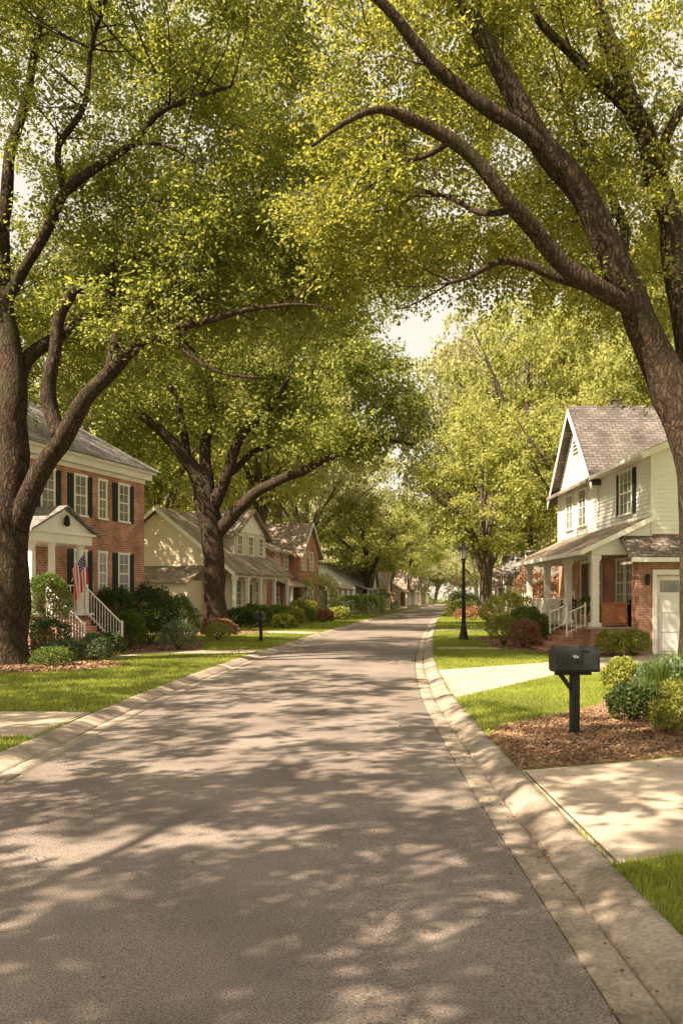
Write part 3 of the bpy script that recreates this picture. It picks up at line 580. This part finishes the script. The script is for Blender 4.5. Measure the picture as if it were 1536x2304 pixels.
def flagobj():
    base=Vector((-7.42,23.25,2.38)); rt=root('flag','small stars and stripes flag hanging from a porch column','flag',base); rt.scale=(.9,.9,.9)
    tip=Vector((.4,.0,.62)); MB().bar((-.1,.3,-.25),tip,.014,8).obj('pole',M['white'],rt)
    m,nt,ns,L=newmat('flag_cloth')
    uv=ns.new('ShaderNodeTexCoord'); sp=ns.new('ShaderNodeSeparateXYZ'); L.new(uv.outputs['UV'],sp.inputs[0])
    a=ns.new('ShaderNodeMath'); a.operation='MULTIPLY'; a.inputs[1].default_value=6.5; L.new(sp.outputs[1],a.inputs[0])
    b=ns.new('ShaderNodeMath'); b.operation='FRACT'; L.new(a.outputs[0],b.inputs[0])
    g=ns.new('ShaderNodeMath'); g.operation='LESS_THAN'; g.inputs[1].default_value=.5; L.new(b.outputs[0],g.inputs[0])
    mx=ns.new('ShaderNodeMix'); mx.data_type='RGBA'; mx.inputs[6].default_value=(.75,.7,.65,1); mx.inputs[7].default_value=(.55,.03,.03,1); L.new(g.outputs[0],mx.inputs[0])
    p=ns.new('ShaderNodeBsdfPrincipled'); p.inputs['Roughness'].default_value=.9; L.new(mx.outputs[2],p.inputs['Base Color']); o=ns.new('ShaderNodeOutputMaterial'); L.new(p.outputs[0],o.inputs[0])
    def P(u,v):
        q=tip.lerp(Vector((.0,.02,.1)),v); fall=.95*u; return Vector((q.x+.12*u+.03*math.sin(v*14+u*3)*u,q.y+.07*math.cos(v*12+u*2)*u,q.z-fall))
    n,mm=24,20; V=[];F=[]; UV=[]
    for i in range(n+1):
        for j in range(mm+1): V.append(P(j/mm,i/n)); UV.append((j/mm,1-i/n))
    for i in range(n):
        for j in range(mm): F.append((i*(mm+1)+j,(i+1)*(mm+1)+j,(i+1)*(mm+1)+j+1,i*(mm+1)+j+1))
    me=bpy.data.meshes.new('cloth'); me.from_pydata(V,[],F); u=me.uv_layers.new(name='UVMap')
    for l in me.loops: u.data[l.index].uv=UV[l.vertex_index]
    me.materials.append(m); me.materials.append(surf('flag_blue',(.02,.03,.12),(.03,.04,.16),rough=.9)); me.materials.append(M['white'])
    for pl in me.polygons:
        i=pl.index//mm; j=pl.index%mm
        if i<13 and j<8: pl.material_index=2 if (i%3==1 and j%2==1) else 1
    link('cloth',me,rt)
flagobj()
# ---- white house with porch and garage
Bh=root('white_house','two storey white sided house with brick base, porch and garage','house',(9,35,G),math.radians(-90))
MB().box(0,10.5,0,8,0,3.45).obj('wall',M['brick2'],Bh)
RZ=7.75
MB().box(.02,10.48,.02,7.98,3.45,5.95).prism([(10.47,.02,5.95),(10.47,7.98,5.95),(10.47,4,RZ-.15)],(-10.4,0,0)).prism([(0.02,.02,5.95),(5.4,.02,5.95),(2.7,.02,8.75)],(0,3.9,0)).obj('wall',M['siding'],Bh)
sd=MB(); F_=lambda a,o,z:(a,-o,z)
siding(sd,F_,3.45,5.95,lambda z:0,lambda z:10.5)
siding(sd,F_,5.95,8.7,lambda z:(z-5.95)*2.7/2.8,lambda z:5.4-(z-5.95)*2.7/2.8)
siding(sd,lambda a,o,z:(10.5+o,a,z),3.45,5.95,lambda z:0,lambda z:8)
siding(sd,lambda a,o,z:(10.5+o,a,z),5.95,RZ-.2,lambda z:(z-5.95)*4/(RZ-5.95),lambda z:8-(z-5.95)*4/(RZ-5.95))
sd.obj('siding',M['siding'],Bh)
tr=MB(); tr.box(10.4,10.54,-.045,.1,3.45,5.95); tr.box(-.04,.1,-.045,.1,3.45,5.95); tr.box(5.3,5.42,-.05,-.0305,3.57,5.95); tr.box(-.04,10.54,-.05,-.0305,3.4,3.56); tr.box(5.4,10.7,-.36,-.02,5.72,5.8)
for sx in (-1,1):
    a=(2.7+sx*3.15,-.36,5.5); b=(2.7,-.36,8.83); tr.prism([a,b,(b[0],b[1],b[2]-.26),(a[0],a[1],a[2]-.2)],(0,-.03,0))
for sy in (-1,1):
    a=(10.93,4+sy*4.45,5.76); b=(10.93,4,RZ-.06); tr.prism([a,b,(b[0],b[1],b[2]-.24),(a[0],a[1],a[2]-.2)],(.03,0,0))
tr.obj('trim',M['white'],Bh)
rf=MB(); roofgable(rf,0,10.5,0,8,5.98,RZ,ov=.42); rf.obj('roof',M['rooftan'],Bh)
rf=MB(); roofgable(rf,0,5.4,0,5.5,6.0,8.95,ov=.34,axis='y'); rf.obj('gable_roof',M['roofdark'],Bh)
ch=MB(); ch.box(2.52,2.88,1.3,1.66,8.6,9.12); ch.box(2.48,2.92,1.26,1.7,9.12,9.18); ch.lathe(2.7,1.48,[(9.18,.08),(9.27,.08),(9.3,.13),(9.34,.04)],10); ch.obj('chimney',M['roofdark'],Bh)
gt=MB(); gt.box(5.9,10.98,-.5,-.4,5.66,5.77); gt.obj('gutter',M['white'],Bh)
for x in (1.75,3.55): window(Bh,x,-.03,4.3,.95,1.3,cols=2,rows=4)
window(Bh,8.35,-.03,4.25,1.1,1.3,cols=3,rows=4,sh=True)
mb=MB()
for i in range(5):
    for j in range(5): mb.box(2.35+i*.15,2.40+i*.15,-.06,-.03,6.95,7.7) if j==0 else mb.box(2.35,3.0,-.065,-.035,6.95+j*.15,7.0+j*.15)
mb.obj('gable_vent',M['taupe'],Bh)
door(Bh,3.9,0,.75,1.0,2.1,M['doordark'])
window(Bh,5.4,0,1.45,.75,1.3,cols=2,rows=4)
for dx in (-.45,.45): window(Bh,8.2+dx,0,1.35,.72,1.45,cols=2,rows=4)
pf=MB(); pf.box(1.3,10.45,-1.75,-.002,0,.69); pf.obj('porch_base',M['brick2'],Bh)
pf=MB(); pf.box(1.2,10.48,-1.85,-.002,.69,.75); pf.obj('porch_floor',M['concrete'],Bh)
for x in (1.7,4.6,7.4,10.3): column(Bh,x,-1.6,.75,2.85,.2)
bm=MB(); bm.box(1.4,10.5,-1.75,-1.45,2.85,3.08); bm.box(1.4,1.7,-1.45,-.002,2.85,3.08); bm.box(10.2,10.5,-1.45,-.6,2.85,3.08); bm.obj('beam',M['white'],Bh)
MB().box(1.7,10.2,-1.45,-.003,3.0,3.03).obj('porch_ceiling',M['white'],Bh)
pr=MB(); pr.prism([(1.0,-2.1,2.98),(1.0,-.003,3.98),(1.0,-.003,3.84),(1.0,-2.1,2.86)],(9.75,0,0)); pr.obj('porch_roof',M['rooftan'],Bh)
MB().prism([(.97,-2.12,2.97),(.97,-2.12,2.84),(.97,-2.16,2.84),(.97,-2.16,2.97)],(9.8,0,0)).obj('porch_gutter',M['white'],Bh)
pg=MB(); siding(pg,lambda a,o,z:(10.5+o,a,z),3.08,3.8,lambda z:-1.75+(z-3.08)/.48,lambda z:-.0,c=.1); pg.prism([(10.5,-1.72,3.08),(10.5,-.01,3.08),(10.5,-.01,3.84)],(-.1,0,0)); pg.obj('porch_gable',M['siding'],Bh)
MB().prism([(10.76,-2.12,2.98),(10.76,-.01,3.985),(10.76,-.01,3.83),(10.76,-2.12,2.83)],(.03,0,0)).obj('porch_trim',M['white'],Bh)
st=MB()
for i in range(4): st.box(7.9,9.8,-1.75-.32*(i+1),-1.75-.32*i-.001,0,.69-.165*(i+1)+.04)
st.obj('steps',M['brick2'],Bh)
for x in (7.85,9.85): railing(Bh,(x,-1.75,.7),(x,-2.3,.45),.68,.13,.75)
railing(Bh,(1.8,-1.6,.75),(4.5,-1.6,.75),.8); railing(Bh,(4.7,-1.6,.75),(7.3,-1.6,.75),.8)
ga=MB(); ga.box(10.5,11.1,-.6,-.1,0,2.75); ga.box(10.5,11.1,-.1,3.6,2.25,2.75); ga.box(10.5,11.1,3.6,8,0,2.75); ga.box(10.5,10.7,-.1,3.6,0,2.25); ga.obj('garage_wall',M['brick2'],Bh)
gr=MB(); gr.prism([(11.5,-.95,2.72),(10.53,-.95,3.4),(10.53,-.95,3.28),(11.5,-.95,2.6)],(0,9.3,0)); gr.obj('garage_roof',M['roofbrown'],Bh)
gt=MB(); gt.box(11.5,11.58,-.95,8.35,2.6,2.72); gt.box(10.55,11.48,-.93,-.9,2.55,2.62); gt.box(11.1,11.14,-.22,-.1,0,2.3); gt.box(11.1,11.14,3.6,3.72,0,2.3); gt.box(11.1,11.15,-.22,3.72,2.25,2.4); gt.obj('garage_trim',M['white'],Bh)
gd=MB(); gd.box(10.92,10.97,-.09,3.59,0,2.24)
for r in range(3):
    for q in range(5):
        y0=-.03+q*.72; gd.box(10.97,10.99,y0+.05,y0+.65,.08+r*.55,.5+r*.55)
gdo=gd.obj('garage_door',M['white'],Bh,bevel=.006)
gw=MB()
for q in range(5):
    y0=-.03+q*.72; gw.box(10.971,10.982,y0+.08,y0+.62,1.76,2.1)
gw.obj('pane',M['glass'],gdo)
mb=MB(); mb.lathe(11.2,-.38,[(1.95,.03),(2.0,.07),(2.2,.08),(2.28,.02)],8); mb.box(11.1,11.2,-.4,-.36,2.05,2.1); mb.obj('wall_lantern',M['blackmetal'],Bh)
cb=root('wooden_cabinet','reddish brown wooden storage box on the porch','cabinet',(7.95,24.85,G+.75))
mb=MB(); mb.box(-.38,.38,-.22,.22,.05,.66)
for sx in (-.36,.36):
    for sy in (-.2,.2): mb.box(sx-.03,sx+.03,sy-.03,sy+.03,0,.05)
for sx in (-.19,.19): mb.box(sx-.16,sx+.16,-.235,-.22,.1,.6)
mb.obj('body',M['wood'],cb,bevel=.006); MB().box(-.42,.42,-.26,.26,.66,.71).obj('lid',M['wood'],cb,bevel=.008)
tb=root('rubbish_bin','black round rubbish bin with lid beside the porch','bin',(8.65,25.0,G+.75))
MB().lathe(0,0,[(0,.15),(.02,.17),(.65,.2),(.68,.22)],16).obj('body',M['black'],tb); MB().lathe(0,0,[(.685,.23),(.73,.22),(.8,.1),(.81,.02)],16).obj('lid',M['black'],tb)
def pot(x,y,z,m,l):
    rt=sh(x,y,.26,.55,M[m],l,n=900,z0=z+.28,name='potted_plant'); MB().lathe(0,0,[(-.28,.11),(-.03,.17),(0,.19),(.02,.18)],14).obj('pot',M['brick2'],rt)
pot(7.6,28.3,G+.75,'shr5','dark leafy plant in a clay pot on the porch'); pot(7.8,26.9,G+.75,'shr1','green plant in a clay pot on the porch'); pot(-7.6,22.6,G+1.16,'shr4','flowering plant in a clay pot on the porch')
rc=root('porch_chair','white slatted chair on the porch','chair',(8.3,29.6,G+.75),math.radians(100))
mb=MB(); mb.box(-.25,.25,-.25,.25,.38,.42); mb.obj('seat',M['white'],rc)
mb=MB()
for i in range(6): mb.box(-.24+i*.085,-.19+i*.085,.24,.27,.42,1.05)
mb.box(-.26,.26,.235,.275,1.0,1.1); mb.obj('backrest',M['white'],rc)
for sx in (-.23,.23):
    for sy in (-.23,.25): MB().box(sx-.025,sx+.025,sy-.025,sy+.025,0,.6 if sy<0 else .42).obj('leg',M['white'],rc)
# ---- beige house
C=root('beige_house','beige sided house with steep tan roof and columned porch','house',(-6,46,G),math.radians(72.5))
mb=MB(); mb.prism([(.3,1.5,0),(.3,8.9,0),(.3,8.9,3.3),(.3,4.64,6.5),(.3,1.5,4.1)],(8.3,0,0)); mb.obj('wall',M['beige'],C)
sd=MB(); siding(sd,lambda a,o,z:(.3-o,a,z),0,3.2,lambda z:1.5,lambda z:8.9,c=.18); siding(sd,lambda a,o,z:(.3-o,a,z),3.2,6.4,lambda z:max(1.5,4.64-(6.5-z)*1.28),lambda z:8.9-(z-3.2)*1.28,c=.18); sd.obj('siding',M['beige'],C)
rf=MB(); roofgable(rf,.3,8.6,0.1,9.2,3.25,6.75,ov=.35,ridge=4.64); rf.obj('roof',M['rooftan'],C)
tr=MB()
for sy,b0 in ((-1,-.25),(1,9.55)): tr.prism([(-.08,b0,2.98 if sy<0 else 2.98),(-.08,4.64,6.76),(-.08,4.64,6.5),(-.08,b0,2.75)],(-.03,0,0))
tr.obj('trim',M['white'],C)
mb=MB(); mb.box(3.2,8.0,1.3,5,2.9,5.6); mb.obj('dormer',M['taupe'],C)
mb=MB(); roofgable(mb,3.2,8.0,1.3,5.4,5.5,7.0,ov=.35,axis='y'); mb.obj('dormer_roof',M['rooftan'],C)
mb=MB(); mb.prism([(3.1,1.28,5.55),(8.1,1.28,5.55),(5.6,1.28,6.85)],(0,.1,0)); mb.obj('dormer_gable',M['white'],C)
for x in (4.0,5.6,7.2): window(C,x,1.3,4.2,.7,1.1)
for x in (2.0,4.2,7.2): window(C,x,1.5,1.2,.8,1.4)
door(C,5.7,1.5,.3,.95,2.1,M['doordark'])
MB().box(.3,8.6,-.1,1.5,0,.3).obj('porch_floor',M['concrete'],C)
for x in (.45,2.2,4.0,6.2,8.4): column(C,x,0,.3,2.75,.18)
MB().box(.3,8.6,-.1,.1,2.75,2.95).obj('beam',M['white'],C)
mb=MB(); mb.box(-1.5,.26,1.9,8.4,0,2.55); mb.obj('wing',M['beige'],C)
mb=MB(); mb.prism([(-1.85,1.6,2.5),(.26,1.6,3.4),(.26,1.6,3.28),(-1.85,1.6,2.38)],(0,7.1,0)); mb.obj('wing_roof',M['rooftan'],C)
for y in (4.5,7): window(C,-1.5,y,1.0,.8,1.2,rz=-math.pi/2)
def house(x,y,deg,Lx,Dy,ze,zr,wm,rm,label,fg=None,st=1,porch=True,name='house'):
    rt=root(name,label,'house',(x,y,G),math.radians(deg))
    mb=MB(); mb.prism([(0,0,0),(0,Dy,0),(0,Dy,ze-.1),(0,Dy/2,zr-.2),(0,0,ze-.1)],(Lx,0,0))
    if fg:
        a,b,pk=fg; mb.box(a,b,-.8,-.003,0,ze); mb.prism([(a,-.8,ze),(b,-.8,ze),((a+b)/2,-.8,pk-.15)],(0,3.5,0))
    mb.obj('wall',wm,rt)
    rf=MB(); roofgable(rf,0,Lx,0,Dy,ze,zr,ov=.4); rf.obj('roof',rm,rt)
    if fg:
        rf=MB(); roofgable(rf,a,b,-.8,3.2,ze+.02,pk,ov=.3,axis='y'); rf.obj('gable_roof',rm,rt)
        tr=MB()
        s=(pk-ze)/((b-a)/2)
        for sx in (-1,1):
            m=(a+b)/2; e=m+sx*((b-a)/2+.3); tr.prism([(e,-1.12,ze-s*.3),(m,-1.12,pk+.02),(m,-1.12,pk-.2),(e,-1.12,ze-s*.3-.16)],(0,-.03,0))
        tr.obj('trim',M['white'],rt)
    xs=np.arange(1.1,Lx-.6,1.7)
    for k in range(st):
        z=1.0+2.7*k
        for xx in xs:
            inn=fg and a-.5<xx<b+.5
            if k==0 and abs(xx-xs[len(xs)//2])<.1 and not inn: door(rt,xx,0,.3,.95,2.05,M['doordark']); continue
            if inn and not(a+.4<xx<b-.4): continue
            window(rt,xx,-.8 if inn else 0,z,.7,1.3)
        for yy in (Dy*.3,Dy*.7): window(rt,0,yy,z,.7,1.3,rz=-math.pi/2); window(rt,Lx,yy,z,.7,1.3,rz=math.pi/2)
    if porch:
        x0,x1=(b+.2,Lx) if fg and a<Lx-b else ((0,a-.2) if fg else (0,Lx))
        if x1-x0>1.5:
            MB().box(x0,x1,-1.5,-.003,0,.3).obj('porch_floor',M['concrete'],rt)
            mb=MB(); mb.prism([(x0-.2,-1.8,2.45),(x0-.2,-.004,3.0),(x0-.2,-.004,2.88),(x0-.2,-1.8,2.33)],(x1-x0+.4,0,0)); mb.obj('porch_roof',rm,rt)
            for q in np.linspace(x0+.15,x1-.15,max(2,int((x1-x0)/2)+1)): column(rt,float(q),-1.45,.3,2.42,.18)
    return rt
house(-4.9,59,73,8.2,8,5.0,6.6,M['brick'],M['rooftan'],'two storey red brick house with white gable trim',fg=(3.6,8.0,7.3),st=2,name='brick_house')
house(-2.6,76,76,9,8,2.8,4.9,M['taupe'],M['rooftan'],'low grey house with tan roof and porch')
house(1.5,93,78,10,8,3.2,5.6,M['siding'],M['roofgrey'],'pale single storey house with grey roof',fg=(5.5,9.5,5.4))
house(5.0,112,78,9,8,3.0,5.4,M['beige'],M['rooftan'],'beige single storey house with tan roof',fg=(1,4.6,5.2))
house(8.6,131,79,10,8,3.4,6.4,M['brick2'],M['rooftan'],'orange brick house with tan gabled roof',fg=(3,7.5,6.2))
house(12.2,153,79,10,8,3.4,6.4,M['siding'],M['rooftan'],'cream house with tan gabled roof',fg=(3,7.5,6.2))
house(17,182,79,10,8,3.4,6.4,M['beige'],M['rooftan'],'beige house with tan gabled roof',fg=(3,7.5,6.2))
house(15.4,66.5,-98,9,8,3.0,5.4,M['brick2'],M['roofbrown'],'low orange brick house beyond the lawn',fg=(1,4.5,5.2),name='brick_house')
house(17.5,88,-98,10,8,3.2,5.8,M['siding'],M['roofgrey'],'white house with grey roof among trees',fg=(5.5,9.5,5.6))
house(22,118,-98,10,8,3.2,5.8,M['beige'],M['rooftan'],'cream house with tan roof near the road end',fg=(1,5,5.6))
house(28,150,-98,10,8,3.2,5.8,M['siding'],M['rooftan'],'pale house with tan roof near the road end',fg=(1,5,5.6))
# ---------------------------------------------------------------- street furniture
def mailbox(x,y,rz,label,s=1.):
    rt=root('mailbox',label,'mailbox',(x,y,G),rz,group='mailboxes beside the kerb'); rt.scale=(s,s,s)
    MB().box(-.05,.05,-.05,.05,-.05,.735).obj('post',M['black'],rt,bevel=.006)
    br=MB(); br.box(-.24,.2,-.04,.04,.7351,.775); br.prism([(-.2,-.03,.735),(-.14,-.03,.735),(-.05,-.03,.6),(-.05,-.03,.54)],(0,.06,0)); br.box(-.27,.27,-.11,.11,.7751,.797); br.obj('bracket',M['black'],rt,bevel=.004)
    def prof(w,h,g=0):
        pts=[(-w,0),(w,0),(w,h-w)]+[(w*math.cos(a),h-w+w*math.sin(a)) for a in [math.pi*i/14 for i in range(1,14)]]+[(-w,h-w)]; return pts
    b=MB(); b.prism([(-.25,yy,.798+zz) for yy,zz in prof(.125,.29)],(.5,0,0)); b.prism([(.251,yy,.793+zz) for yy,zz in prof(.131,.3)],(.016,0,0)); b.obj('body',M['blackmetal'],rt,bevel=.005)
    d=MB(); d.prism([(-.275,yy,.793+zz) for yy,zz in prof(.133,.302)],(.024,0,0)); d.obj('door',M['blackmetal'],rt,bevel=.004)
    f=MB(); f.box(.0,.03,-.145,-.126,.88,1.08); f.box(.0,.09,-.146,-.128,1.05,1.1); f.obj('flag',M['black'],rt)
    e=MB()
    e.prism([(.0,-.1262,.965),(-.05,-.1262,.985),(-.035,-.1262,.955),(-.005,-.1262,.945)],(0,-.006,0)); e.prism([(.0,-.1262,.965),(.045,-.1262,.98),(.03,-.1262,.95),(.0,-.1262,.945)],(0,-.0055,0)); e.lathe(-.008,-.13,[(.96,.004),(.975,.009),(.985,.003)],8)
    e.obj('emblem',M['silver'],rt,loc=(-.03,-.001,0))
    return rt
mailbox(2.7,9.8,math.radians(6),'black domed mailbox on a square post in mulch',.96)
mailbox(-2.95,31,math.radians(80),'black mailbox on a thin post beside the lawn')
lp=root('street_lamp','dark green post lamp with glass lantern on the lawn','street lamp',(4.62,32,G))
MB().lathe(0,0,[(0,.2),(.06,.2),(.1,.17),(.3,.14),(.45,.1),(.5,.12),(.55,.085),(1.2,.075),(1.24,.09),(1.28,.07),(2.9,.058),(2.95,.08),(3.0,.06),(3.05,.1),(3.08,.12)],16).obj('post',M['blackmetal'],lp,smooth=False)
MB().lathe(0,0,[(3.081,.1),(3.42,.165)],6).obj('lamp_glass',M['lampglass'],lp)
fr=MB()
for i in range(6):
    a=math.pi/3*i; fr.bar((.105*math.cos(a),.105*math.sin(a),3.08),(.17*math.cos(a),.17*math.sin(a),3.43),.014,5)
fr.lathe(0,0,[(3.421,.21),(3.45,.21),(3.55,.13),(3.58,.07),(3.66,.055),(3.7,.03),(3.76,.035),(3.8,.004)],12); fr.obj('lamp_frame',M['blackmetal'],lp)
# ---------------------------------------------------------------- light
el=math.radians(47); ts=Vector((-.80,-.58,0)).normalized()*math.cos(el); ts.z=math.sin(el)
sun=bpy.data.lights.new('sun','SUN'); sun.energy=15; sun.angle=math.radians(.5); sun.color=(1,.845,.635)
so=bpy.data.objects.new('sun',sun); COL.objects.link(so); so.rotation_euler=(-ts).to_track_quat('-Z','Y').to_euler()
w=bpy.data.worlds.new('World'); S.world=w; w.use_nodes=True; nt=w.node_tree; nt.nodes.clear()
sk=nt.nodes.new('ShaderNodeTexSky'); sk.sky_type='NISHITA'; sk.sun_disc=False; sk.sun_elevation=el; sk.sun_rotation=math.atan2(ts.x,ts.y); sk.dust_density=5; sk.air_density=1.0; sk.ozone_density=.5
hz=nt.nodes.new('ShaderNodeMix'); hz.data_type='RGBA'; hz.inputs[0].default_value=.75; hz.inputs[7].default_value=(8.8,8.0,6.5,1); nt.links.new(sk.outputs[0],hz.inputs[6])
bg=nt.nodes.new('ShaderNodeBackground'); bg.inputs[1].default_value=.145; wo=nt.nodes.new('ShaderNodeOutputWorld')
nt.links.new(hz.outputs[2],bg.inputs[0]); nt.links.new(bg.outputs[0],wo.inputs[0])
S.view_settings.view_transform='Standard'; S.view_settings.look='None'; S.view_settings.exposure=0
cam=bpy.data.cameras.new('camera'); cam.sensor_fit='VERTICAL'; cam.sensor_height=36; cam.lens=1900/2304*36; cam.shift_y=193/2304; cam.clip_end=3000
co=bpy.data.objects.new('camera',cam); COL.objects.link(co); co.location=(0,0,1.7); co.rotation_euler=(math.radians(90),0,0); S.camera=co
